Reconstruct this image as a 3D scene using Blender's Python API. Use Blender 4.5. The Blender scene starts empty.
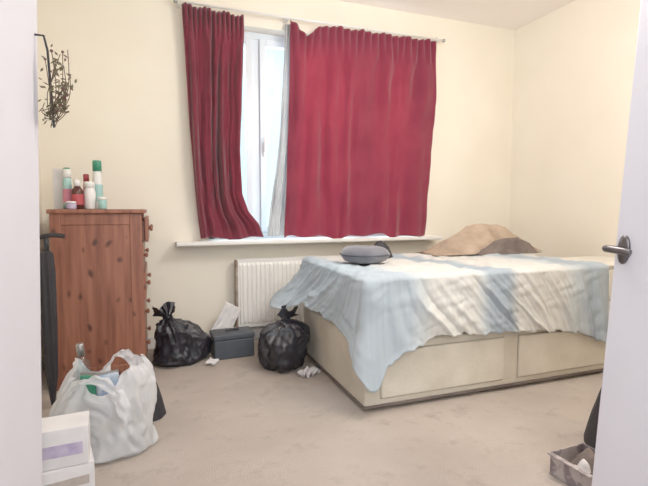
import bpy, bmesh, math, random
from mathutils import Vector, Matrix, noise
random.seed(7)
sc=bpy.context.scene
sc.view_settings.view_transform='Standard'
sc.view_settings.gamma=1.18
pi=math.pi
# ---------------------------------------------------------------- materials
def lin(c):
    return tuple(((v/255)/12.92 if v/255<=.04045 else ((v/255+.055)/1.055)**2.4) for v in c)
def mat(name,rgb,rough=.6,rgb2=None,scale=8,bump=0,bscale=40,metal=0,spec=.5,stretch=(1,1,1),trans=0,clear=0,sheen=0,lo=.35,hi=.65):
    m=bpy.data.materials.new(name); m.use_nodes=True
    nt=m.node_tree; n=nt.nodes; l=nt.links
    b=n['Principled BSDF']
    c=lin(rgb)+(1,)
    b.inputs['Base Color'].default_value=c
    b.inputs['Roughness'].default_value=rough
    b.inputs['Metallic'].default_value=metal
    b.inputs['Specular IOR Level'].default_value=spec
    if sheen: b.inputs['Sheen Weight'].default_value=sheen
    tc=n.new('ShaderNodeTexCoord'); mp=n.new('ShaderNodeMapping'); mp.inputs['Scale'].default_value=stretch
    l.new(tc.outputs['Object'],mp.inputs['Vector'])
    if rgb2:
        t=n.new('ShaderNodeTexNoise'); t.inputs['Scale'].default_value=scale; t.inputs['Detail'].default_value=6
        l.new(mp.outputs[0],t.inputs['Vector'])
        r=n.new('ShaderNodeValToRGB'); r.color_ramp.elements[0].color=c; r.color_ramp.elements[1].color=lin(rgb2)+(1,)
        r.color_ramp.elements[0].position=lo; r.color_ramp.elements[1].position=hi
        l.new(t.outputs['Fac'],r.inputs[0]); l.new(r.outputs[0],b.inputs['Base Color'])
    if bump:
        t=n.new('ShaderNodeTexNoise'); t.inputs['Scale'].default_value=bscale; t.inputs['Detail'].default_value=5
        l.new(mp.outputs[0],t.inputs['Vector'])
        bp=n.new('ShaderNodeBump'); bp.inputs['Strength'].default_value=bump; bp.inputs['Distance'].default_value=.02
        l.new(t.outputs['Fac'],bp.inputs['Height']); l.new(bp.outputs[0],b.inputs['Normal'])
    out=b.outputs[0]
    if trans:
        tr=n.new('ShaderNodeBsdfTranslucent'); tr.inputs[0].default_value=c
        mx=n.new('ShaderNodeMixShader'); mx.inputs[0].default_value=trans
        l.new(out,mx.inputs[1]); l.new(tr.outputs[0],mx.inputs[2]); out=mx.outputs[0]
    if clear:
        tr=n.new('ShaderNodeBsdfTransparent'); mx=n.new('ShaderNodeMixShader'); mx.inputs[0].default_value=clear
        l.new(out,mx.inputs[1]); l.new(tr.outputs[0],mx.inputs[2]); out=mx.outputs[0]
    l.new(out,n['Material Output'].inputs['Surface'])
    return m
M={}
M['wall']=mat('wall_paint',(242,235,219),.9,(237,229,212),1.5,.05,60)
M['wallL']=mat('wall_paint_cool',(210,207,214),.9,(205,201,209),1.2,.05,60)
M['ceil']=mat('ceiling_paint',(250,243,238),.9,(247,239,234),1.5,.04,50)
M['white']=mat('white_gloss_paint',(236,234,230),.4,(228,226,222),3)
M['door']=mat('door_paint',(216,215,224),.45,(210,209,219),2)
M['upvc']=mat('upvc_white',(226,236,244),.3,(220,230,238),3)
M['cream']=mat('divan_fabric',(210,203,188),.85,(194,186,170),4,.2,120)
M['dcream']=mat('divan_drawer',(214,207,192),.8,(200,192,176),5,.2,60)
M['bunit']=mat('cream_laminate',(226,222,212),.6,(218,213,202),4)
M['seam']=mat('divan_seam',(166,156,140),.9,(152,142,126),8)
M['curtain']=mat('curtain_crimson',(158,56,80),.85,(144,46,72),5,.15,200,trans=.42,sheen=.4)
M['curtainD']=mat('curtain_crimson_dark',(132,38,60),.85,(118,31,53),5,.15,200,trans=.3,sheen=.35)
M['lining']=mat('curtain_lining',(206,208,210),.8,(192,194,198),6,.1,80,trans=.2)
M['black']=mat('black_plastic',(36,36,44),.33,(28,28,36),6,.3,30)
M['blackm']=mat('black_matte',(40,38,44),.7,(32,30,36),10,.2,60)
M['bag']=mat('carrier_plastic',(236,235,236),.28,(228,228,230),5,.15,18,trans=.35,clear=.20)
M['grey']=mat('grey_fleece',(110,110,120),.9,(96,96,106),14,.3,150,sheen=.4)
M['case']=mat('case_plastic',(66,72,80),.55,(56,62,70),8)
M['metal']=mat('dark_metal',(104,100,102),.3,(90,86,88),8,metal=.9)
M['steel']=mat('steel',(180,178,176),.3,(160,158,156),8,metal=.9)
M['rust']=mat('stained_metal',(120,98,82),.7,(180,168,156),14,metal=.2)
M['brown']=mat('brown_paper',(178,156,136),.8,(146,126,108),7,.2,20)
M['dbrown']=mat('dark_brown_cloth',(116,104,98),.85,(96,84,80),6,.3,50)
M['paper']=mat('white_paper',(228,224,224),.7,(214,210,210),8)
M['purple']=mat('purple_print',(168,152,186),.5,(190,178,200),22)
M['tan']=mat('tan_print',(190,178,168),.6,(168,156,148),18)
M['boxg']=mat('printed_card',(120,110,114),.6,(172,162,160),16,lo=.45,hi=.55)
M['green']=mat('green_plastic',(60,146,116),.4,(48,132,100),8)
M['pink']=mat('pink_plastic',(210,128,146),.4,(196,112,132),8)
M['red']=mat('red_plastic',(176,66,74),.4,(162,56,64),8)
M['blue']=mat('blue_plastic',(96,130,170),.4,(180,190,200),20)
M['amber']=mat('brown_bottle',(84,40,32),.25,(70,32,26),8)
M['teal']=mat('teal_plastic',(160,204,198),.4,(146,190,184),8)
M['stem']=mat('dry_stem',(92,74,58),.9,(74,58,44),30)
M['leaf']=mat('dry_leaf',(104,100,72),.9,(84,72,56),30)
M['petal']=mat('dry_petal',(112,72,72),.9,(90,60,58),30)
def carpet():
    m=mat('carpet',(182,169,158),.95,(204,191,180),2.2,.6,260,spec=.1,lo=.3,hi=.7)
    nt=m.node_tree; n=nt.nodes; l=nt.links; b=n['Principled BSDF']
    src=b.inputs['Base Color'].links[0].from_socket
    tc=n.new('ShaderNodeTexCoord')
    t=n.new('ShaderNodeTexNoise'); t.inputs['Scale'].default_value=4.5; t.inputs['Detail'].default_value=9; t.inputs['Roughness'].default_value=.75; l.new(tc.outputs['Object'],t.inputs[0])
    r=n.new('ShaderNodeValToRGB'); r.color_ramp.elements[0].position=.53; r.color_ramp.elements[1].position=.72; r.color_ramp.elements[1].color=(.55,.55,.55,1)
    l.new(t.outputs['Fac'],r.inputs[0])
    t2=n.new('ShaderNodeTexNoise'); t2.inputs['Scale'].default_value=160; t2.inputs['Detail'].default_value=3; l.new(tc.outputs['Object'],t2.inputs[0])
    ad=n.new('ShaderNodeMath'); ad.operation='MULTIPLY_ADD'; ad.inputs[1].default_value=.3; l.new(t2.outputs['Fac'],ad.inputs[0]); l.new(r.outputs[0],ad.inputs[2])
    mx=n.new('ShaderNodeMixRGB'); mx.inputs[2].default_value=lin((144,130,121))+(1,); l.new(ad.outputs[0],mx.inputs[0]); l.new(src,mx.inputs[1]); l.new(mx.outputs[0],b.inputs['Base Color'])
    return m
M['carpet']=carpet()
def glassmat():
    m=bpy.data.materials.new('clear_glass'); m.use_nodes=True; nt=m.node_tree; n=nt.nodes; n.clear()
    o=n.new('ShaderNodeOutputMaterial'); t=n.new('ShaderNodeBsdfTransparent'); g=n.new('ShaderNodeBsdfGlossy'); g.inputs['Roughness'].default_value=.05
    t.inputs[0].default_value=(.90,.98,1,1)
    mx=n.new('ShaderNodeMixShader'); mx.inputs[0].default_value=.06
    nt.links.new(t.outputs[0],mx.inputs[1]); nt.links.new(g.outputs[0],mx.inputs[2]); nt.links.new(mx.outputs[0],o.inputs[0]); return m
M['glass']=glassmat()
def pine():
    m=bpy.data.materials.new('pine_wood'); m.use_nodes=True; nt=m.node_tree; n=nt.nodes; l=nt.links; b=n['Principled BSDF']
    tc=n.new('ShaderNodeTexCoord'); mp=n.new('ShaderNodeMapping'); mp.inputs['Scale'].default_value=(12,12,.8)
    l.new(tc.outputs['Object'],mp.inputs[0])
    t=n.new('ShaderNodeTexNoise'); t.inputs['Scale'].default_value=3; t.inputs['Detail'].default_value=7; t.inputs['Distortion'].default_value=.3; l.new(mp.outputs[0],t.inputs[0])
    r=n.new('ShaderNodeValToRGB'); r.color_ramp.elements[0].position=.32; r.color_ramp.elements[0].color=lin((116,66,50))+(1,)
    r.color_ramp.elements[1].position=.68; r.color_ramp.elements[1].color=lin((152,96,74))+(1,)
    l.new(t.outputs['Fac'],r.inputs[0])
    # warp the knot pattern so the knots are scattered unevenly
    tw=n.new('ShaderNodeTexNoise'); tw.inputs['Scale'].default_value=4; l.new(tc.outputs['Object'],tw.inputs[0])
    vm=n.new('ShaderNodeVectorMath'); vm.operation='MULTIPLY_ADD'; vm.inputs[1].default_value=(.12,.12,.12); l.new(tw.outputs['Color'],vm.inputs[0]); l.new(tc.outputs['Object'],vm.inputs[2])
    mp2=n.new('ShaderNodeMapping'); mp2.inputs['Scale'].default_value=(10,10,6.5); l.new(vm.outputs[0],mp2.inputs[0])
    v=n.new('ShaderNodeTexVoronoi'); v.inputs['Scale'].default_value=1.15; l.new(mp2.outputs[0],v.inputs[0])
    r2=n.new('ShaderNodeValToRGB'); r2.color_ramp.elements[0].position=.10; r2.color_ramp.elements[0].color=(.9,.9,.9,1); r2.color_ramp.elements[1].position=.24; r2.color_ramp.elements[1].color=(0,0,0,1)
    l.new(v.outputs['Distance'],r2.inputs[0])
    mx=n.new('ShaderNodeMixRGB'); mx.inputs[2].default_value=lin((60,28,24))+(1,)
    l.new(r2.outputs[0],mx.inputs[0]); l.new(r.outputs[0],mx.inputs[1]); l.new(mx.outputs[0],b.inputs['Base Color'])
    b.inputs['Roughness'].default_value=.42
    return m
M['pine']=pine()
def sheetmat():
    m=bpy.data.materials.new('striped_sheet'); m.use_nodes=True; nt=m.node_tree; n=nt.nodes; l=nt.links; b=n['Principled BSDF']
    tc=n.new('ShaderNodeTexCoord'); sp=n.new('ShaderNodeSeparateXYZ')
    nz=n.new('ShaderNodeTexNoise'); nz.inputs['Scale'].default_value=1.5; l.new(tc.outputs['Object'],nz.inputs[0])
    l.new(tc.outputs['Object'],sp.inputs[0])
    ad=n.new('ShaderNodeMath'); ad.operation='MULTIPLY_ADD'; ad.inputs[1].default_value=.16; l.new(nz.outputs['Fac'],ad.inputs[0]); l.new(sp.outputs['X'],ad.inputs[2])
    ay=n.new('ShaderNodeMath'); ay.operation='MULTIPLY_ADD'; ay.inputs[1].default_value=.22; l.new(sp.outputs['Y'],ay.inputs[0]); l.new(ad.outputs[0],ay.inputs[2])
    sb=n.new('ShaderNodeMath'); sb.operation='SUBTRACT'; sb.inputs[1].default_value=.58; l.new(ay.outputs[0],sb.inputs[0])
    mr=n.new('ShaderNodeMapRange'); mr.inputs[1].default_value=.8; mr.inputs[2].default_value=3.2; l.new(sb.outputs[0],mr.inputs[0])
    r=n.new('ShaderNodeValToRGB'); cr=r.color_ramp; cr.interpolation='LINEAR'
    blue=(172,184,193); pb=(192,199,202); wh=(209,208,203); gb=(158,170,181)
    stops=[(0,pb),(.13,blue),(.22,blue),(.25,pb),(.29,wh),(.42,wh),(.44,pb),(.46,gb),(.53,gb),(.56,wh),(.70,wh),(.74,pb),(.80,gb),(.9,blue),(.93,wh)]
    cr.elements[0].position=0; cr.elements[0].color=lin(stops[0][1])+(1,); cr.elements[1].position=1; cr.elements[1].color=lin(wh)+(1,)
    for p,c in stops[1:]:
        e=cr.elements.new(p); e.color=lin(c)+(1,)
    l.new(mr.outputs[0],r.inputs[0])
    w=n.new('ShaderNodeTexWave'); w.bands_direction='X'; w.inputs['Scale'].default_value=9; w.inputs['Distortion'].default_value=1.0; l.new(tc.outputs['Object'],w.inputs[0])
    mx=n.new('ShaderNodeMixRGB'); mx.blend_type='MULTIPLY'; mx.inputs[2].default_value=(.88,.90,.92,1)
    mm=n.new('ShaderNodeMath'); mm.operation='MULTIPLY'; mm.inputs[1].default_value=.3; l.new(w.outputs['Fac'],mm.inputs[0])
    l.new(mm.outputs[0],mx.inputs[0]); l.new(r.outputs[0],mx.inputs[1]); l.new(mx.outputs[0],b.inputs['Base Color'])
    # crease network: cell edges of a warped voronoi read as sharp cloth creases
    tw=n.new('ShaderNodeTexNoise'); tw.inputs['Scale'].default_value=2.5; tw.inputs['Detail'].default_value=3; l.new(tc.outputs['Object'],tw.inputs[0])
    vm=n.new('ShaderNodeVectorMath'); vm.operation='MULTIPLY_ADD'; vm.inputs[1].default_value=(.35,.35,.35); l.new(tw.outputs['Color'],vm.inputs[0]); l.new(tc.outputs['Object'],vm.inputs[2])
    mp=n.new('ShaderNodeMapping'); mp.inputs['Scale'].default_value=(1,.6,.6); mp.inputs['Rotation'].default_value=(0,0,.5); l.new(vm.outputs[0],mp.inputs[0])
    v=n.new('ShaderNodeTexVoronoi'); v.feature='SMOOTH_F1'; v.inputs['Scale'].default_value=6.5; v.inputs['Smoothness'].default_value=.15; l.new(mp.outputs[0],v.inputs[0])
    bp=n.new('ShaderNodeBump'); bp.inputs['Strength'].default_value=.45; bp.inputs['Distance'].default_value=.025; l.new(v.outputs['Distance'],bp.inputs['Height']); l.new(bp.outputs[0],b.inputs['Normal'])
    b.inputs['Roughness'].default_value=.85; b.inputs['Specular IOR Level'].default_value=.2
    return m
M['sheet']=sheetmat()
# ---------------------------------------------------------------- builders
def put(name,bm,m,parent=None,smooth=False,bevel=0,seg=2,loc=None):
    me=bpy.data.meshes.new(name); bmesh.ops.recalc_face_normals(bm,faces=bm.faces); bm.to_mesh(me); bm.free()
    o=bpy.data.objects.new(name,me); sc.collection.objects.link(o)
    me.materials.append(M[m] if isinstance(m,str) else m)
    if smooth:
        for p in me.polygons: p.use_smooth=True
    if bevel:
        b=o.modifiers.new('b','BEVEL'); b.width=bevel; b.segments=seg; b.limit_method='ANGLE'; b.angle_limit=.6
    if parent: o.parent=parent
    if loc: o.location=loc
    return o
def tag(o,label,cat,group=None,kind=None):
    o['label']=label; o['category']=cat
    if group: o['group']=group
    if kind: o['kind']=kind
    return o
def struct(o): o['kind']='structure'; return o
def thing(name,loc,label,cat,rz=0,group=None):
    o=bpy.data.objects.new(name,None); sc.collection.objects.link(o); o.location=loc; o.rotation_euler=(0,0,rz); o.empty_display_size=.1
    tag(o,label,cat,group); return o
def box(bm,x0,x1,y0,y1,z0,z1):
    vs=[bm.verts.new((x,y,z)) for x in (x0,x1) for y in (y0,y1) for z in (z0,z1)]
    for f in ((0,1,3,2),(4,6,7,5),(0,4,5,1),(2,3,7,6),(0,2,6,4),(1,5,7,3)): bm.faces.new([vs[i] for i in f])
    return vs
def B(*boxes):
    bm=bmesh.new()
    for b in boxes: box(bm,*b)
    return bm
def lathe(bm,prof,seg=32,cx=0,cy=0,fn=None,cap=True):
    rings=[]
    for k,(r,z) in enumerate(prof):
        ring=[]
        for i in range(seg):
            a=2*pi*i/seg; v=Vector((cx+r*math.cos(a),cy+r*math.sin(a),z))
            if fn: v=fn(v,a,k/(len(prof)-1),r)
            ring.append(bm.verts.new(v))
        rings.append(ring)
    for a,b in zip(rings,rings[1:]):
        for i in range(seg): bm.faces.new((a[i],a[(i+1)%seg],b[(i+1)%seg],b[i]))
    if cap:
        for rg in (rings[0],rings[-1]):
            try: bm.faces.new(rg)
            except: pass
    return rings
def tube(bm,pts,r,seg=10,radii=None):
    pts=[Vector(p) for p in pts]; rings=[]
    prev=None
    for i,p in enumerate(pts):
        d=(pts[min(i+1,len(pts)-1)]-pts[max(i-1,0)]).normalized()
        ref=Vector((0,0,1)) if abs(d.z)<.9 else Vector((1,0,0))
        if prev is None: u=d.cross(ref).normalized()
        else: u=(prev-d*prev.dot(d)).normalized()
        prev=u; w=d.cross(u); rr=radii[i] if radii else r
        rings.append([bm.verts.new(p+(u*math.cos(2*pi*k/seg)+w*math.sin(2*pi*k/seg))*rr) for k in range(seg)])
    for a,b in zip(rings,rings[1:]):
        for k in range(seg): bm.faces.new((a[k],a[(k+1)%seg],b[(k+1)%seg],b[k]))
    for rg in (rings[0],rings[-1]): bm.faces.new(rg)
def lerpT(tab,x):
    if x<=tab[0][0]: return tab[0][1]
    for (a,b),(c,d) in zip(tab,tab[1:]):
        if x<=c: return b+(d-b)*(x-a)/(c-a)
    return tab[-1][1]
def smoothpts(pp,n=6):
    P=[Vector(p) for p in pp]; Q=[]
    for i in range(len(P)-1):
        p0,p1,p2,p3=P[max(i-1,0)],P[i],P[i+1],P[min(i+2,len(P)-1)]
        for t in [k/n for k in range(n)]:
            Q.append(.5*((2*p1)+(p2-p0)*t+(2*p0-5*p1+4*p2-p3)*t*t+(3*p1-p0-3*p2+p3)*t**3))
    Q.append(P[-1]); return Q
def nz(x,y=0,z=0): return noise.noise(Vector((x,y,z)))
# ---------------------------------------------------------------- room
CZ=3.03; D=4.0; XR=3.61
struct(put('floor',B((-1.0,XR+.15,-1.2,D+.25,-.1,0)),'carpet'))
struct(put('ceiling',B((-1.0,XR+.15,-1.2,D+.25,CZ,CZ+.1)),'ceil'))
WX0,WX1,WZ0,WZ1=.42,2.38,.885,2.70
struct(put('wall_back',B((-1.0,WX0,D,D+.25,0,CZ),(WX1,XR+.15,D,D+.25,0,CZ),(WX0,WX1,D,D+.25,0,WZ0-.03),(WX0,WX1,D,D+.25,WZ1,CZ)),'wall'))
struct(put('wall_left',B((-.95,-.80,1.9,D,0,CZ)),'wall'))
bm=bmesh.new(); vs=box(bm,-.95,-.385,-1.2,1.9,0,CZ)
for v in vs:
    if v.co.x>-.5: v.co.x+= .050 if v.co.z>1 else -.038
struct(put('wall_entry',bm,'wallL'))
struct(put('wall_right',B((XR,XR+.15,.4,D,0,CZ)),'wall'))
struct(put('wall_front',B((1.66,XR,.28,.4,0,CZ)),'wall'))
struct(put('baseboard_back',B((-.8,XR,D-.018,D,0,.10)),'white',bevel=.005))
struct(put('baseboard_right',B((XR-.018,XR,.4,D-.018,0,.10)),'white',bevel=.005))
struct(put('baseboard_left',B((-.8,-.782,1.9,D-.018,0,.10)),'white',bevel=.005))
struct(put('trim_1',B((.15,2.63,3.81,4.10,WZ0-.03,WZ0)),'white',bevel=.008))
# window frame
bm=bmesh.new(); fy0,fy1=4.12,4.19
box(bm,WX0,WX0+.06,fy0,fy1,WZ0,WZ1); box(bm,WX1-.06,WX1,fy0,fy1,WZ0,WZ1)
box(bm,WX0,WX1,fy0,fy1,WZ0,WZ0+.06); box(bm,WX0,WX1,fy0,fy1,WZ1-.06,WZ1)
for x in (.86,1.82): box(bm,x-.035,x+.035,fy0,fy1,WZ0+.06,WZ1-.06)
win=struct(put('window_1',bm,'upvc',bevel=.006))
for x0,x1 in ((WX0+.06,.825),(.895,1.785),(1.855,WX1-.06)):
    bm=bmesh.new(); y0,y1=4.09,4.15; a=.055; z0,z1=WZ0+.06,WZ1-.06
    box(bm,x0,x0+a,y0,y1,z0,z1); box(bm,x1-a,x1,y0,y1,z0,z1); box(bm,x0+a,x1-a,y0,y1,z0,z0+a); box(bm,x0+a,x1-a,y0,y1,z1-a,z1)
    s=put('casement',bm,'upvc',win,bevel=.005)
    put('window_pane',B((x0+a,x1-a,4.12,4.126,z0+a,z1-a)),'glass',s)
bm=bmesh.new(); box(bm,.915,.935,4.065,4.09,1.62,1.74); box(bm,.918,.932,4.04,4.065,1.66,1.80)
put('window_handle',bm,'white',win,bevel=.004)
# curtain rail
rail=thing('curtain_rail',(0,3.90,2.775),'thin white curtain rail fixed above the window','curtain rail')
bm=bmesh.new(); tube(bm,[(.19,0,0),(2.66,0,0)],.009,12); put('rod',bm,'white',rail,True)
for x in (.19,2.66):
    bm=bmesh.new(); bmesh.ops.create_uvsphere(bm,u_segments=16,v_segments=10,radius=.018,matrix=Matrix.Translation((x,0,0))); put('finial',bm,'steel',rail,True)
for x in (.215,1.1,2.60):
    put('bracket',B((x-.012,x+.012,0,.10,-.012,.03)),'white',rail,bevel=.003)
def curtain(name,Lf,Rf,zt,zb,n,amp,ph,mname='curtain',Y0=3.895,nu=300,nv=80,parent=None):
    bm=bmesh.new(); g=[]
    for j in range(nv+1):
        v=j/nv; row=[]
        for i in range(nu+1):
            u=i/nu
            uu=u+.018*math.sin(2*pi*u*3+ph)*min(1,v*3)
            x=Lf(v)+(Rf(v)-Lf(v))*uu
            k=min(1,max(0,(v-.035)/.12))
            am=.2+2.0*abs(nz(u*4+ph,v*.9,5))
            w=math.sin(2*pi*n*u+ph+4.0*nz(u*3,v*1.3,ph)+.6*v)
            w2=math.sin(2*pi*n*2.6*u)
            y=Y0+amp*k*(w*am+.7*nz(u*9,v*2.6,ph+3))+(1-k)*.016*w2+ .012*nz(u*20,v*7,1)*k-.022*abs(nz(u*6+v*4,v*5,ph+7))*k
            x+=amp*.3*k*math.cos(2*pi*n*u+ph)*.5*am
            z=zt(u)+(zb(u)-zt(u))*v
            row.append(bm.verts.new((x,y,z)))
        g.append(row)
    for a,b in zip(g,g[1:]):
        for i in range(nu): bm.faces.new((a[i],a[i+1],b[i+1],b[i]))
    o=put(name,bm,mname,parent,True)
    s=o.modifiers.new('s','SOLIDIFY'); s.thickness=.004
    return o
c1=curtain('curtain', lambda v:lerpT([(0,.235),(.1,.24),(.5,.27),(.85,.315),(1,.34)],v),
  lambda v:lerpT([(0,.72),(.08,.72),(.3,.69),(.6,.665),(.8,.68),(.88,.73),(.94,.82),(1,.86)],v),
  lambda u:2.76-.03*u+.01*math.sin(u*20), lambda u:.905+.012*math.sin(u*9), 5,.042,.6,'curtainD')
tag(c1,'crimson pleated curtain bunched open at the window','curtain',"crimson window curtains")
c2=curtain('curtain', lambda v:lerpT([(0,1.12),(.3,1.09),(.7,1.06),(1,1.03)],v),
  lambda v:lerpT([(0,2.56),(.3,2.56),(.7,2.50),(1,2.46)],v),
  lambda u:2.765-.10*math.exp(-((u-.11)/.06)**2)-.018*abs(math.sin(u*20)), lambda u:.90+.015*math.sin(u*13)+.012*math.sin(u*31), 8,.030,2.1)
tag(c2,'wide crimson pleated curtain drawn across the window','curtain',"crimson window curtains")
curtain('lining', lambda v:lerpT([(0,1.09),(.3,1.06),(.6,1.02),(.85,.95),(1,.915)],v),lambda v:lerpT([(0,1.2),(1,1.16)],v),
  lambda u:2.74-.01*u, lambda u:.915, 2,.02,.3,'lining',Y0=3.955,nu=60,parent=c2)['label']='pale grey curtain lining'
# ---------------------------------------------------------------- radiator
rad=thing('radiator',(.64,3.93,.14),'white convector panel radiator below the window','radiator')
W=1.15
bm=bmesh.new(); nx=330; prof=[]
for i in range(nx+1):
    x=W*i/nx; t=(x*1000)%38.3/38.3
    d=0 if (x<.02 or x>W-.02) else .012*(1 if .3<t<.7 else (t/.3 if t<.3 else (1-t)/.3))
    prof.append((x,d))
zs=[0,.025,.05,.53,.555,.58]
g=[[bm.verts.new((x,-.055-(d if 1<j<4 else 0),z)) for x,d in prof] for j,z in enumerate(zs)]
for a,b in zip(g,g[1:]):
    for i in range(nx): bm.faces.new((a[i],a[i+1],b[i+1],b[i]))
put('panel',bm,'white',rad)
o=put('side_cover',B((-.014,.004,-.056,.02,0,.58)),'rust',rad,bevel=.002); o['label']='stained worn side cover'
put('side_cover',B((W-.006,W+.004,-.056,.02,0,.58),(0.006,W,.012,.02,0,.57)),'white',rad,bevel=.002)
bm=bmesh.new()
for i in range(46): box(bm,.01+i*.0247,.02+i*.0247,-.05,.012,.574,.582)
box(bm,0,W,-.058,-.05,.57,.585); box(bm,0,W,.008,.016,.57,.585)
put('top_grille',bm,'white',rad)
bm=bmesh.new(); tube(bm,[(-.0,-.02,.04),(-.045,-.02,.04)],.011,12); tube(bm,[(-.045,-.02,-.14),(-.045,-.02,.04)],.008,12); put('pipe',bm,'steel',rad,True)
bm=bmesh.new(); lathe(bm,[(.018,.03),(.02,.04),(.02,.1),(.012,.11)],20,-.045,-.02); put('valve',bm,'white',rad,True)
# ---------------------------------------------------------------- chest of drawers
dx0,dx1,dy0,dy1=-.615,-.085,3.24,3.95; dh=1.15
dr=thing('chest_of_drawers',(0,0,0),'tall knotty pine chest of drawers with cluttered top','chest of drawers')
dr.location=((dx0+dx1)/2,(dy0+dy1)/2,0)
ox,oy=dr.location.x,dr.location.y
def Lb(*bs): return B(*[(a-ox,b-ox,c-oy,d-oy,e,f) for a,b,c,d,e,f in bs])
put('carcass',Lb((dx0,dx1-.02,dy0+.006,dy0+.024,.0,dh-.028),(dx0,dx1-.02,dy1-.02,dy1,0,dh-.028),(dx0,dx0+.012,dy0+.02,dy1-.02,.06,dh-.03),
   (dx0,dx0+.06,dy0,dy0+.02,0,dh-.028),(dx1-.075,dx1,dy0,dy0+.03,0,dh-.028),(dx0+.06,dx1-.075,dy0,dy0+.02,dh-.1,dh-.028),(dx0+.06,dx1-.075,dy0,dy0+.02,.05,.13),
   (dx1-.04,dx1,dy1-.03,dy1,0,dh-.028),(dx1-.03,dx1-.002,dy0+.03,dy1-.03,.04,.10)),'pine',dr,bevel=.004)
put('top_board',Lb((dx0-.012,dx1+.022,dy0-.022,dy1+.01,dh-.028,dh)),'pine',dr,bevel=.009,seg=3)
zz=.105; hs=[.235,.205,.195,.19,.175]
for i,h in enumerate(hs):
    ext=.035 if i==4 else (.012 if i==2 else 0)
    d=put('drawer',Lb((dx1-.02+ext,dx1+.002+ext,dy0+.034,dy1-.034,zz+.004,zz+h-.006),(dx1-.35,dx1-.02+ext,dy0+.05,dy1-.05,zz+.01,zz+h-.03)),'pine',dr,bevel=.004)
    for yy in (dy0+.16,dy1-.16):
        bm=bmesh.new(); lathe(bm,[(.008,0),(.008,.009),(.016,.014),(.018,.021),(.012,.028),(.0005,.030)],20)
        bmesh.ops.rotate(bm,verts=bm.verts,matrix=Matrix.Rotation(pi/2,3,'Y'))
        put('knob',bm,'pine',d,True,loc=(dx1+.002+ext-ox,yy-oy,zz+h/2))
    zz+=h
TZ=dh
def bottle(name,x,y,r,h,body,cap,label,cat,z=TZ,capr=.6,caph=.22,tubey=False,lab=None,tilt=None):
    o=thing(name,(x,y,z),label,cat)
    if tilt: o.rotation_euler=tilt
    bm=bmesh.new(); hb=h*(1-caph)
    if tubey: lathe(bm,[(r*.7,0),(r,.01),(r,hb*.3),(r*.9,hb*.9),(r*.8,hb)],24)
    else: lathe(bm,[(r*.85,0),(r,.006),(r,hb*.78),(r*.92,hb*.86),(r*capr,hb*.95),(r*capr*.9,hb)],24)
    put('body',bm,body,o,True)
    bm=bmesh.new(); cr=r*capr*1.05; lathe(bm,[(cr,hb),(cr,h-.006),(cr*.85,h)],24); put('cap',bm,cap,o,True)
    if lab:
        bm=bmesh.new(); lathe(bm,[(r*1.015,hb*.2),(r*1.015,hb*.65)],24,cap=False); put('wrapper',bm,lab,o,True)
    return o
bottle('toothpaste_tube',-.535,3.42,.028,.26,'teal','white','pale green and pink squeezy tube standing upright','tube',capr=.8,tubey=True,lab='pink')
bottle('lotion_bottle',-.555,3.54,.028,.28,'teal','green','pale teal lotion bottle with green cap','bottle',capr=.7)
bottle('medicine_bottle',-.47,3.36,.034,.19,'amber','white','brown medicine bottle with white cap','bottle',lab='red')
bottle('spray_can',-.44,3.55,.022,.24,'pink','red','slim pink spray can with red cap','spray can',capr=.8)
bottle('pill_bottle',-.40,3.38,.035,.18,'white','white','white plastic pill bottle with a pale label','bottle',capr=.85)
bottle('deodorant_can',-.365,3.50,.032,.33,'white','green','tall white and green deodorant can','spray can',capr=.85,lab='teal')
bottle('small_jar',-.325,3.36,.026,.08,'teal','white','small pale jar on the pine chest','jar',capr=.95)
bottle('small_tub',-.50,3.30,.03,.05,'purple','white','small lilac tub with white lid','jar',capr=.95)
o=thing('carton',(-.60,3.60,TZ),'plain white cardboard carton standing upright','carton')
put('body',B((-.045,.045,-.03,.03,0,.27)),'paper',o,bevel=.002); put('flap',B((-.045,.045,-.031,.031,.27,.274)),'paper',o)
# ---------------------------------------------------------------- umbrella
um=thing('umbrella',(-.585,2.98,0),'furled black umbrella with straight crossbar handle by the chest','umbrella')
bm=bmesh.new(); lathe(bm,[(.006,.0),(.012,.05),(.028,.2),(.034,.5),(.036,.80),(.03,.90),(.012,.92)],40,fn=lambda v,a,k,r:Vector((v.x*(1+.18*math.sin(6*a+k*3)),v.y*(1+.18*math.sin(6*a+k*3)),v.z))); put('canopy',bm,'blackm',um,True)
bm=bmesh.new(); tube(bm,[(0,0,.90),(0,0,.995)],.012,12); tube(bm,smoothpts([(-.035,.005,.99),(0,0,1.0),(.05,-.008,1.003),(.095,-.016,.995)]),.013,12); put('handle',bm,'black',um,True)
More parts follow.
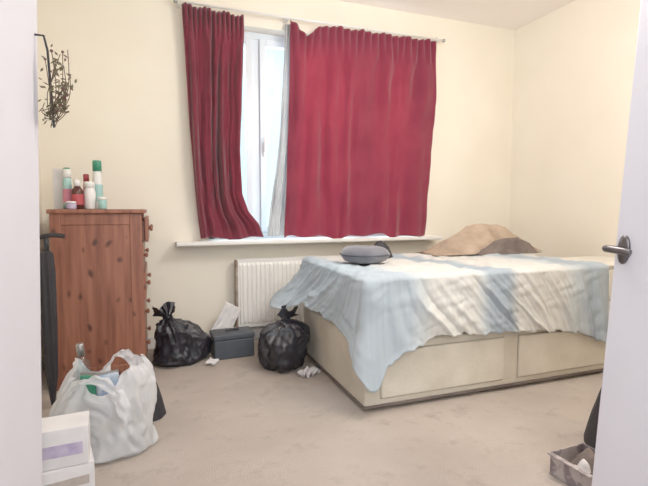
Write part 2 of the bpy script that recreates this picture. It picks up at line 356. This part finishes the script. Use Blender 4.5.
# ---------------------------------------------------------------- bin bags
def binbag(name,loc,R,Hb,seed,label,tilt=(0,0),rz=0,neck=.12):
    o=thing(name,loc,label,'bin bag',rz)
    bm=bmesh.new(); n=70; prof=[]
    for k in range(n+1):
        v=k/n
        r=lerpT([(0,.0),(.02,.72),(.08,.9),(.22,1.0),(.4,1.0),(.55,.88),(.68,.66),(.78,.36),(.84,neck+.02),(.87,neck),(.93,.26),(1,.34)],v)
        z=lerpT([(0,.0),(.02,.0),(.08,.05),(.22,.2),(.4,.44),(.55,.62),(.68,.74),(.78,.81),(.84,.855),(.87,.88),(.93,.94),(1,1.0)],v)
        prof.append((R*r,Hb*z))
    def fn(v,a,k,r):
        c=max(0,min(1,(k-.35)/.4))
        f=1+.10*c*math.sin(11*a+seed)+.07*c*math.sin(19*a+seed*2)+.3*max(0,k-.86)/.14*math.sin(3*a+seed)
        p=Vector((v.x*f+tilt[0]*k*k,v.y*f+tilt[1]*k*k,v.z-.05*max(0,k-.86)/.14*math.cos(2*a+seed)))
        q=p*6+Vector((seed,seed*2,0))
        nn=abs(noise.noise(q))*-.045+abs(noise.noise(q*2.3))*-.025+noise.noise(p*3+Vector((seed,0,0)))*.07
        dirv=Vector((v.x,v.y,0)); 
        if dirv.length>1e-5: dirv.normalize()
        amt=min(1,r/(R*.4))
        p+=dirv*nn*amt*1.3; 
        if .05<k<.85: p.z+=noise.noise(q*1.5)*.02*amt
        p.z=max(p.z,0)
        return p
    lathe(bm,prof,120,fn=fn,cap=False); put('sack',bm,'black',o,True)
    bm=bmesh.new(); tube(bm,[Vector((R*.13*math.cos(a)+tilt[0]*.72,R*.13*math.sin(a)+tilt[1]*.72,Hb*.87+.004*math.sin(3*a))) for a in [2*pi*i/16 for i in range(17)]],.010,8); put('knot',bm,'black',o,True)
    return o
binbag('bin_bag',(.175,3.56,0),.215,.41,1.3,'tied black plastic bin bag slumped by the pine chest',tilt=(-.15,-.03))
binbag('bin_bag',(.835,3.19,0),.20,.41,5.1,'full glossy black bin bag beside the bed foot',tilt=(.05,0))
# ---------------------------------------------------------------- case
cs=thing('storage_case',(.545,3.60,0),'dark grey lidded plastic case beside black bags','case',.05)
put('body',B((-.155,.155,-.10,.10,0,.15)),'case',cs,bevel=.012,seg=3)
put('lid',B((-.161,.161,-.105,.105,.15,.195)),'case',cs,bevel=.012,seg=3)
bm=bmesh.new(); tube(bm,[(-.05,-.0,.19),(-.05,0,.203),(.05,0,.203),(.05,0,.19)],.006,8); put('handle',bm,'blackm',cs,True)
def crumple(name,x,y,z,w,h,m,label,cat,seed,rot=(0,0,0),amp=.03):
    bm=bmesh.new(); n=24; g=[]
    for j in range(n+1):
        g.append([bm.verts.new(((i/n-.5)*w*(1-.1*nz(j*.2,seed)),amp*(nz(i*.25,j*.25,seed)+.5*nz(i*.6,j*.6,seed)),j/n*h)) for i in range(n+1)])
    for a,b in zip(g,g[1:]):
        for i in range(n): bm.faces.new((a[i],a[i+1],b[i+1],b[i]))
    o=put(name,bm,m,None,True); o.location=(x,y,z); o.rotation_euler=rot; s=o.modifiers.new('s','SOLIDIFY'); s.thickness=.003
    tag(o,label,cat); return o
crumple('paper_sheet',.42,3.78,.04,.15,.36,'paper','pale flat card leaning at the end of the radiator','paper',3,rot=(-.10,.55,.1),amp=.01)
crumple('paper_sheet',.99,2.93,.02,.15,.08,'paper','crumpled white paper scrap on the carpet by the bed','paper',9,rot=(-1.45,0,.4),amp=.04)
crumple('paper_sheet',.40,3.40,.02,.09,.07,'paper','small torn paper scrap on the carpet','paper',19,rot=(-1.45,0,1.1),amp=.02)
# ---------------------------------------------------------------- bed
bx0,bx1,by0,by1=1.08,2.98,2.275,3.42; DZ=.40; TOP=.77
bed=thing('bed',((bx0+bx1)/2,(by0+by1)/2,0),'cream divan bed with storage drawers and thick mattress','bed')
ox,oy=bed.location.x,bed.location.y
put('divan_base',B((bx0-ox,bx1-ox,by0-oy+.012,by1-oy,.03,DZ)),'cream',bed,bevel=.015,seg=3)
put('mattress',B((bx0-ox+.02,bx1-ox-.015,by0-oy+.012,by1-oy-.02,DZ,TOP-.012)),'bunit',bed,bevel=.04,seg=4)
for x0,x1 in ((bx0+.10,2.04),(2.16,bx1-.04)):
    d=put('drawer',B((x0-ox,x1-ox,by0-oy-.002,by0-oy+.02,.075,.345)),'dcream',bed,bevel=.009,seg=4)
    put('drawer_recess',B((x0-ox-.004,x1-ox+.004,by0-oy+.009,by0-oy+.013,.070,.350)),'seam',d)
put('plinth_trim',B((bx0-ox-.002,bx1-ox+.002,by0-oy+.006,by0-oy+.016,.024,.038),(bx0-ox-.003,bx0-ox+.012,by0-oy+.01,by1-oy,.024,.038)),'dbrown',bed)
for x in (bx0+.08,bx1-.08):
    for y in (by0+.08,by1-.08):
        bm=bmesh.new(); lathe(bm,[(.022,0),(.025,.01),(.02,.04)],16,x-ox,y-oy); put('caster',bm,'blackm',bed,True)
def sheet():
    ex0,ex1,ey0,ey1=bx0-.006,bx1-.055,by0-.006,by1+.006; r=.045
    path=[]
    def arc(cx,cy,a0,a1,n=20):
        for i in range(n): 
            a=a0+(a1-a0)*i/n; path.append((Vector((cx+r*math.cos(a),cy+r*math.sin(a))),Vector((math.cos(a),math.sin(a)))))
    def seg(p,q,nrm,n):
        for i in range(n): path.append((Vector(p).lerp(Vector(q),i/n),Vector(nrm)))
    arc(ex0+r,ey1-r,pi/2,pi); seg((ex0,ey1-r),(ex0,ey0+r),(-1,0),140)
    arc(ex0+r,ey0+r,pi,1.5*pi); seg((ex0+r,ey0),(ex1-r,ey0),(0,-1),300)
    arc(ex1-r,ey0+r,1.5*pi,2*pi); seg((ex1,ey0+r),(ex1,ey1-r),(1,0),60)
    arc(ex1-r,ey1-r,0,pi/2); seg((ex1-r,ey1),(ex0+r,ey1),(0,1),110)
    bm=bmesh.new(); N=len(path); s=0; NT,NS=50,44; rings=[[] for _ in range(NT+NS+1)]
    for idx,(P,nm) in enumerate(path):
        s+= (path[idx][0]-path[idx-1][0]).length if idx else 0
        sp=Vector((min(max(P.x,1.65),2.45),(ey0+ey1)/2))
        foot=max(0,-nm.x); near=max(0,-nm.y); far=max(0,nm.y); head=max(0,nm.x)
        hf=lerpT([(2.27,.24),(2.31,.30),(2.36,.35),(2.42,.40),(2.55,.42),(2.8,.45),(3.1,.48),(3.25,.42),(3.42,.38)],P.y)
        hn=lerpT([(1.06,.24),(1.10,.16),(1.135,.17),(1.18,.26),(1.25,.31),(1.30,.35),(1.36,.35),(1.5,.41),(1.6,.42),(1.8,.395),(2.0,.40),(2.25,.37),(2.5,.36),(2.7,.31),(2.85,.24),(2.93,.2)],P.x)
        tw=foot**2+near**2+far**2+head**2
        hem=(hf*foot**2+hn*near**2+.55*far**2+.758*head**2)/tw
        if head<.9: hem+=.024*nz(s*9)+.016*nz(s*28)
        fl=foot*lerpT([(2.28,.04),(2.6,.02),(2.9,.05),(3.15,.11),(3.36,.22),(3.42,.22)],P.y)+near*lerpT([(1.06,.05),(1.3,.03),(1.6,.01),(3,.01)],P.x)+far*(.12 if P.x<1.3 else .02)
        for k in range(NT+1):
            w=k/NT; q=sp.lerp(P,w)
            z=TOP+.012*nz(q.x*3.2,q.y*3.2,2)-.03*abs(nz(q.x*4+q.y*3,q.y*2.5-q.x*2,7))-.016*abs(nz(q.x*10-q.y*6,q.y*5+q.x*2,4))-.02*abs(nz(q.x*6-q.y*5,q.y*3+q.x,17))
            z+=.020-.018*max(0,(w-.95)/.05)**2
            z=max(z,TOP-.006)
            rings[k].append(bm.verts.new((q.x,q.y,z)))
        zt=rings[NT][-1].co.z
        for k in range(1,NS+1):
            t=k/NS
            sh=s+.35*t*math.sin(s*1.7+1)
            ridge=max(0,.32-abs(nz(sh*7,t*.5,21)))/.32
            fold=.034*nz(sh*6,t*.4,1)+.020*nz(sh*14,t*.6,3)+.010*nz(sh*34,t*.8,5)
            cr=.022*ridge**3*min(1,t*2)+.010*abs(nz(sh*6+t*5,t*4-sh*2,8))
            amp=(.3 if k<2 else min(1,.3+t*1.2))*(1-head*.9)
            off=.006+fl*t**1.9+abs(fold)*amp*1.1+cr*(1-head)
            z=zt+(hem-zt)*t
            tang=Vector((-nm.y,nm.x))
            p=P+nm*off+tang*.02*nz(sh*8,t*2,9)*t
            rings[NT+k].append(bm.verts.new((p.x,p.y,z)))
    for k in range(NT+NS):
        a,b=rings[k],rings[k+1]
        for i in range(N):
            try: bm.faces.new((a[i],a[(i+1)%N],b[(i+1)%N],b[i]))
            except: pass
    bmesh.ops.remove_doubles(bm,verts=rings[0],dist=.0008)
    o=put('bed_sheet',bm,'sheet',None,True); s_=o.modifiers.new('s','SOLIDIFY'); s_.thickness=.002; s_.offset=1
    tag(o,'pale blue and cream striped sheet draped over the bed','bed sheet')
sheet()
# round cushion
cu=thing('cushion',(1.345,2.86,TOP+.016),'flattened round grey cushion with piped rim on the bed','cushion',.3)
bm=bmesh.new(); prof=[(0.001,.0),(.10,.0),(.145,.018),(.165,.045),(.168,.06),(.155,.085),(.125,.105),(.085,.112),(.045,.104),(.012,.092),(.001,.090)]
lathe(bm,prof,64,fn=lambda v,a,k,r:v+Vector((.012*nz(v.x*9,v.y*9,3)*min(1,r*10),.012*nz(v.y*9,v.x*9,6)*min(1,r*10),.010*nz(v.x*12,v.y*12,1)*(1 if k>.4 else 0))),cap=False); put('cover',bm,'grey',cu,True)
bm=bmesh.new(); tube(bm,[(.168*math.cos(a),.168*math.sin(a),.058) for a in [2*pi*i/48 for i in range(49)]],.006,8); put('piping',bm,'case',cu,True)
def heap(name,loc,w,d,h,m,label,cat,seed,prof=None,amp=.03,rz=0,sub=48,smooth=True):
    bm=bmesh.new(); g=[]; n=sub
    for j in range(n+1):
        row=[]
        for i in range(n+1):
            u,v=i/n*2-1,j/n*2-1
            x=u*math.sqrt(1-v*v/2); y=v*math.sqrt(1-u*u/2); r=min(1,math.sqrt(x*x+y*y))
            e=(1-r**2.2)
            hh=h*e*(prof(x,y) if prof else 1)
            q=Vector((x*w*7,y*d*7,seed))
            hh+=(abs(noise.noise(q))*-.9+abs(noise.noise(q*2.2))*-.5+noise.noise(q*.6)*.9)*amp*min(1,e*2)
            f=1+.12*noise.noise(Vector((math.atan2(y,x)*1.5,seed,0)))
            row.append(bm.verts.new((x*w/2*f,y*d/2*f,max(0.002,hh))))
        g.append(row)
    for a,b in zip(g,g[1:]):
        for i in range(n): bm.faces.new((a[i],a[i+1],b[i+1],b[i]))
    o=put(name,bm,m,None,smooth); o.location=loc; o.rotation_euler=(0,0,rz); tag(o,label,cat); return o
heap('glove',(1.60,3.12,TOP+.014),.20,.14,.13,'blackm','small black knitted glove lying behind the cushion','glove',4,amp=.02)
def tent(name,pts_top,y0,y1,m,label,cat,seed,amp,n=60,rows=30,base=.01):
    bm=bmesh.new(); g=[]
    xs=[p[0] for p in pts_top]
    for j in range(rows+1):
        v=j/rows; row=[]
        for i in range(n+1):
            u=i/n; x=xs[0]+(xs[-1]-xs[0])*u; zt=lerpT(pts_top,x)
            hh=zt*(1-abs(v-.55)/.55)**.9 if v<=.55 else zt*(1-(v-.55)/.45)**.6
            k=min(1,zt/.1)
            hh+=amp*k*(.9*nz(x*6,v*3,seed)-1.0*abs(nz(x*9+v*5,v*4-x*3,seed+2)))
            row.append(bm.verts.new((x+amp*.8*nz(x*8,v*5,seed+9),y0+(y1-y0)*v+.03*nz(x*10,v*3,seed+4),max(.002,hh))))
        g.append(row)
    for a,b in zip(g,g[1:]):
        for i in range(n): bm.faces.new((a[i],a[i+1],b[i+1],b[i]))
    bmesh.ops.triangulate(bm,faces=bm.faces)
    o=put(name,bm,m); o.location=(2.6,3.2,TOP+.012); s=o.modifiers.new('s','SOLIDIFY'); s.thickness=.003; s.offset=1; tag(o,label,cat); return o
tent('paper_sack',[(-.54,.01),(-.36,.09),(-.10,.24),(.0,.285),(.12,.27),(.26,.245),(.38,.18),(.48,.10),(.55,.01)],-.13,.2,'brown','crumpled brown paper sack lying on the bed','sack',11,.05,13,7)
tent('jumper',[(-.16,.01),(-.06,.06),(.05,.12),(.16,.15),(.28,.13),(.38,.08),(.46,.01)],-.20,-.06,'dbrown','crumpled grey-brown jumper against the paper sack','jumper',31,.04,16,8)
# bedside chest
bs=thing('bedside_chest',(3.28,2.62,0),'cream three-drawer bedside chest at the bed head','bedside chest')
put('body',B((-.24,.24,-.23,.23,0,.735)),'bunit',bs,bevel=.006); put('top_board',B((-.25,.25,-.25,.24,.735,.755)),'bunit',bs,bevel=.006)
for i in range(3):
    z=.05+i*.225
    d=put('drawer',B((-.225,.225,-.248,-.228,z,z+.213)),'bunit',bs,bevel=.005)
    bm=bmesh.new(); bmesh.ops.create_uvsphere(bm,u_segments=16,v_segments=10,radius=.014); put('knob',bm,'white',d,True,loc=(0,-.256,z+.11))
# ---------------------------------------------------------------- carrier bag
cb=thing('carrier_bag',(-.235,2.37,0),'white plastic carrier bag stuffed with rubbish','carrier bag')
bm=bmesh.new(); n=60; prof=[]
for k in range(n+1):
    v=k/n
    prof.append((.245*lerpT([(0,0),(.02,.8),(.1,.98),(.3,1.02),(.55,.96),(.75,.84),(.9,.72),(1,.66)],v),.38*lerpT([(0,0),(.02,0),(.1,.06),(.3,.3),(.55,.58),(.75,.8),(.9,.94),(1,1.0)],v)))
def fnb(v,a,k,r):
    p=Vector(v); p.y*=.8
    q=p*5+Vector((3,8,1)); d=Vector((v.x,v.y,0)); 
    if d.length>1e-5: d.normalize()
    cre2=abs(noise.noise(Vector((math.cos(a)*3+k*2,math.sin(a)*3,k*3))))
    nn=-.035*abs(noise.noise(q))+.055*noise.noise(p*4)-.03*max(0,.25-cre2)*4*.5+.008*math.sin(17*a+3*math.sin(2*a))*k*k-.012*abs(noise.noise(q*2.6))
    p+=d*nn*min(1,r/.08); p.z=max(0,p.z+(.05*math.cos(a*2+.4)*k*k+.025*math.sin(5*a)*k**3+.012*noise.noise(q))*(1 if k>.05 else 0)); return p
lathe(bm,prof,150,fn=fnb,cap=False)
o=put('sack',bm,'bag',cb,True)
def ribbon(bm,pts,w,nrm):
    rows=[]
    for i,p in enumerate(pts):
        ww=w*(1-.35*math.sin(pi*i/(len(pts)-1)))
        rows.append([bm.verts.new(p+Vector(nrm)*ww*(t-.5)+Vector((.012*nz(i*.3,t*2,2),.03*nz(t*3,i*.3,1),.012*nz(i*.4,t*2,8)))) for t in [k/8 for k in range(9)]])
    for a,b in zip(rows,rows[1:]):
        for k in range(8): bm.faces.new((a[k],a[k+1],b[k+1],b[k]))
for pp in ([(-.15,-.08,.30),(-.11,-.12,.37),(-.04,-.14,.39),(.03,-.16,.35),(.07,-.18,.29),(.10,-.20,.20)],[(.15,.02,.32),(.12,.02,.41),(.07,.03,.45),(.03,.02,.44),(.0,-.02,.40),(-.01,-.05,.34)]):
    bm=bmesh.new(); ribbon(bm,smoothpts(pp),.09,(.6,.1,.5)); put('handle',bm,'bag',cb,True)
bottle('plastic_bottle',-.33,2.43,.034,.27,'glass','steel','clear empty plastic bottle sticking out of the bag','bottle',z=.24,capr=.5,tilt=(0,-.1,0))
o=thing('snack_packet',(-.23,2.33,.25),'crumpled blue and silver snack packet in the carrier bag','packet',.4); put('wrapper',B((-.05,.05,-.015,.015,0,.13)),'blue',o,bevel=.012,seg=3); put('seal',B((-.05,.05,-.003,.003,.125,.14)),'steel',o)
o=thing('snack_packet',(-.31,2.34,.25),'crumpled green snack packet in the carrier bag','packet',-.5); put('wrapper',B((-.04,.04,-.015,.015,0,.13)),'green',o,bevel=.012,seg=3); put('seal',B((-.04,.04,-.003,.003,.125,.14)),'steel',o)
heap('dark_rag',(-.22,2.39,.16),.26,.20,.22,'dbrown','dark crumpled rag inside the carrier bag','rag',41,amp=.05)
heap('black_cloth',(-.07,2.68,0),.20,.2,.26,'blackm','black crumpled cloth on the carpet behind the carrier bag','cloth',43,amp=.04)
# ---------------------------------------------------------------- boxes
def carton(x,y,z,w,d,h,rz,label,printm):
    o=thing('cardboard_box',(x,y,z),label,'box',rz)
    put('body',B((-w/2,w/2,-d/2,d/2,0,h)),'paper',o,bevel=.003)
    put('printed_panel',B((-w/2+.02,w/2-.02,-d/2-.0012,-d/2+.001,h*.3,h*.62)),printm,o)
    put('flap',B((-w/2,w/2,-d/2,d/2,h,h+.003)),'paper',o,bevel=.001)
    return o
carton(-.375,2.09,0,.20,.16,.115,.2,'worn white cardboard box on the carpet','tan')
carton(-.385,2.09,.12,.20,.15,.155,.08,'white cardboard box with purple printing stacked on another','purple')
# ---------------------------------------------------------------- dried flowers
fl=thing('dried_flower_bunch',(-.335,1.86,1.595),'sparse bunch of dried brown flowers hanging on the wall','dried flowers')
bs_=bmesh.new(); bl=bmesh.new(); bp_=bmesh.new(); random.seed(21)
cl=[Vector((.02,0,.10)),Vector((.045,.01,.04)),Vector((.005,0,.0)),Vector((.03,0,-.06)),Vector((.065,0,.10)),Vector((0,0,-.10))]
for i in range(22):
    c0=random.choice(cl); root=Vector((.01+random.uniform(-.012,.012),random.uniform(-.01,.01),-.15+random.uniform(-.02,.06)))
    end=c0+Vector((random.uniform(-.03,.022),random.uniform(-.04,.04),random.uniform(-.05,.05)))
    mid=root.lerp(end,.5)+Vector((random.uniform(-.025,.025),random.uniform(-.01,.01),0))
    tube(bs_,smoothpts([root,mid,end],4),.0015,5)
    for k in range(7):
        t=random.uniform(.3,1.05); c=root.lerp(end,t)+Vector((random.uniform(-.018,.018),random.uniform(-.02,.02),random.uniform(-.02,.02)))
        bmx=bl if random.random()<.7 else bp_
        s=random.uniform(.006,.016); ax=Vector((random.uniform(-1,1),random.uniform(-1,1),random.uniform(-1,1))).normalized(); bx=ax.orthogonal().normalized()
        vs=[bmx.verts.new(c+v) for v in (-ax*s,bx*s*.5,ax*s,-bx*s*.5)]; bmx.faces.new(vs)
    if i%3==0: bmesh.ops.create_icosphere(bp_,subdivisions=1,radius=random.uniform(.004,.007),matrix=Matrix.Translation(end))
put('stem',bs_,'stem',fl); o=put('leaves',bl,'leaf',fl); o['kind']='stuff'; o=put('petals',bp_,'petal',fl); o['kind']='stuff'
bm=bmesh.new(); tube(bm,[(-.045,0,.15),(-.01,0,.15),(.0,0,.10),(.01,0,-.16)],.004,8); put('hanging_wire',bm,'blackm',fl)
# ---------------------------------------------------------------- door
door=struct(put('door_1',B((-.0,.04,-.80,0,.008,2.02)),'door',bevel=.003))
door.location=(1.535,1.235,0); door.rotation_euler=(0,math.radians(4.4),0)
hd=bpy.data.objects.new('door_handle',None); sc.collection.objects.link(hd); hd.parent=door; hd.location=(0,-.036,1.005); hd['label']='dark metal lever door handle'
bm=bmesh.new(); lathe(bm,[(.001,0),(.028,0),(.028,.008),(.020,.012)],24); bmesh.ops.rotate(bm,verts=bm.verts,matrix=Matrix.Rotation(-pi/2,3,'Y')); bmesh.ops.scale(bm,vec=(1,.8,1.9),verts=bm.verts); put('rose',bm,'metal',hd,True)
bm=bmesh.new(); tube(bm,smoothpts([(-.004,0,0),(-.06,0,0),(-.092,.002,0),(-.104,-.02,-.001),(-.100,-.06,-.004),(-.092,-.09,-.010)],5),.0125,14); put('lever',bm,'metal',hd,True)
heap('holdall',(2.085,1.52,0),.30,.34,.40,'blackm','black fabric holdall standing behind the door','bag',51,amp=.04)
ob=thing('open_box',(1.69,1.375,0),'open grey cardboard box of odds and ends','box',.05)
w=.10;h=.10
put('body',B((-w,w,-w,w,0,.006),(-w,-w+.005,-w,w,0,h),(w-.005,w,-w,w,0,h),(-w,w,-w,-w+.005,0,h),(-w,w,w-.005,w,0,h)),'boxg',ob,bevel=.001)
put('flap',B((-w-.02,-w,-w,w,h-.004,h)),'boxg',ob)
heap('black_sock',(1.69,1.38,.008),.17,.17,.13,'dbrown','crumpled dark sock in the open box','sock',61,amp=.04)
heap('tissue',(1.65,1.36,.07),.07,.07,.05,'paper','crumpled white tissue in the open box','tissue',63,amp=.03)
# ---------------------------------------------------------------- lights
def area(name,loc,rot,sx,sy,e,col):
    l=bpy.data.lights.new(name,'AREA'); l.shape='RECTANGLE'; l.size=sx; l.size_y=sy; l.energy=e; l.color=col
    o=bpy.data.objects.new(name,l); sc.collection.objects.link(o); o.location=loc; o.rotation_euler=rot; return o
area('daylight',(1.4,5.6,3.0),(math.radians(-65),0,0),2.6,2.2,520,(.86,.94,1.0))
lp=bpy.data.lights.new('ceiling_lamp','POINT'); lp.energy=90; lp.color=(1,.95,.88); lp.shadow_soft_size=.35
o=bpy.data.objects.new('ceiling_lamp',lp); sc.collection.objects.link(o); o.location=(1.7,1.8,2.40)
area('rear_fill',(.4,-.9,2.2),(math.radians(65),0,math.radians(-15)),1.6,1.4,27,(1,.95,.95))  # added fill lamp behind the camera, brightens the entry wall and door
wd=bpy.data.worlds.new('w'); sc.world=wd; wd.use_nodes=True; bg=wd.node_tree.nodes['Background']; bg.inputs[0].default_value=(.82,.95,1,1); bg.inputs[1].default_value=1.3
# ---------------------------------------------------------------- camera
cd=bpy.data.cameras.new('cam'); cd.sensor_width=36; cd.lens=460/648*36; cd.clip_start=.05
cam=bpy.data.objects.new('cam',cd); sc.collection.objects.link(cam); cam.location=(0,0,1.15)
cam.rotation_euler=(math.radians(90-4.2),0,math.radians(-20.1)); sc.camera=cam
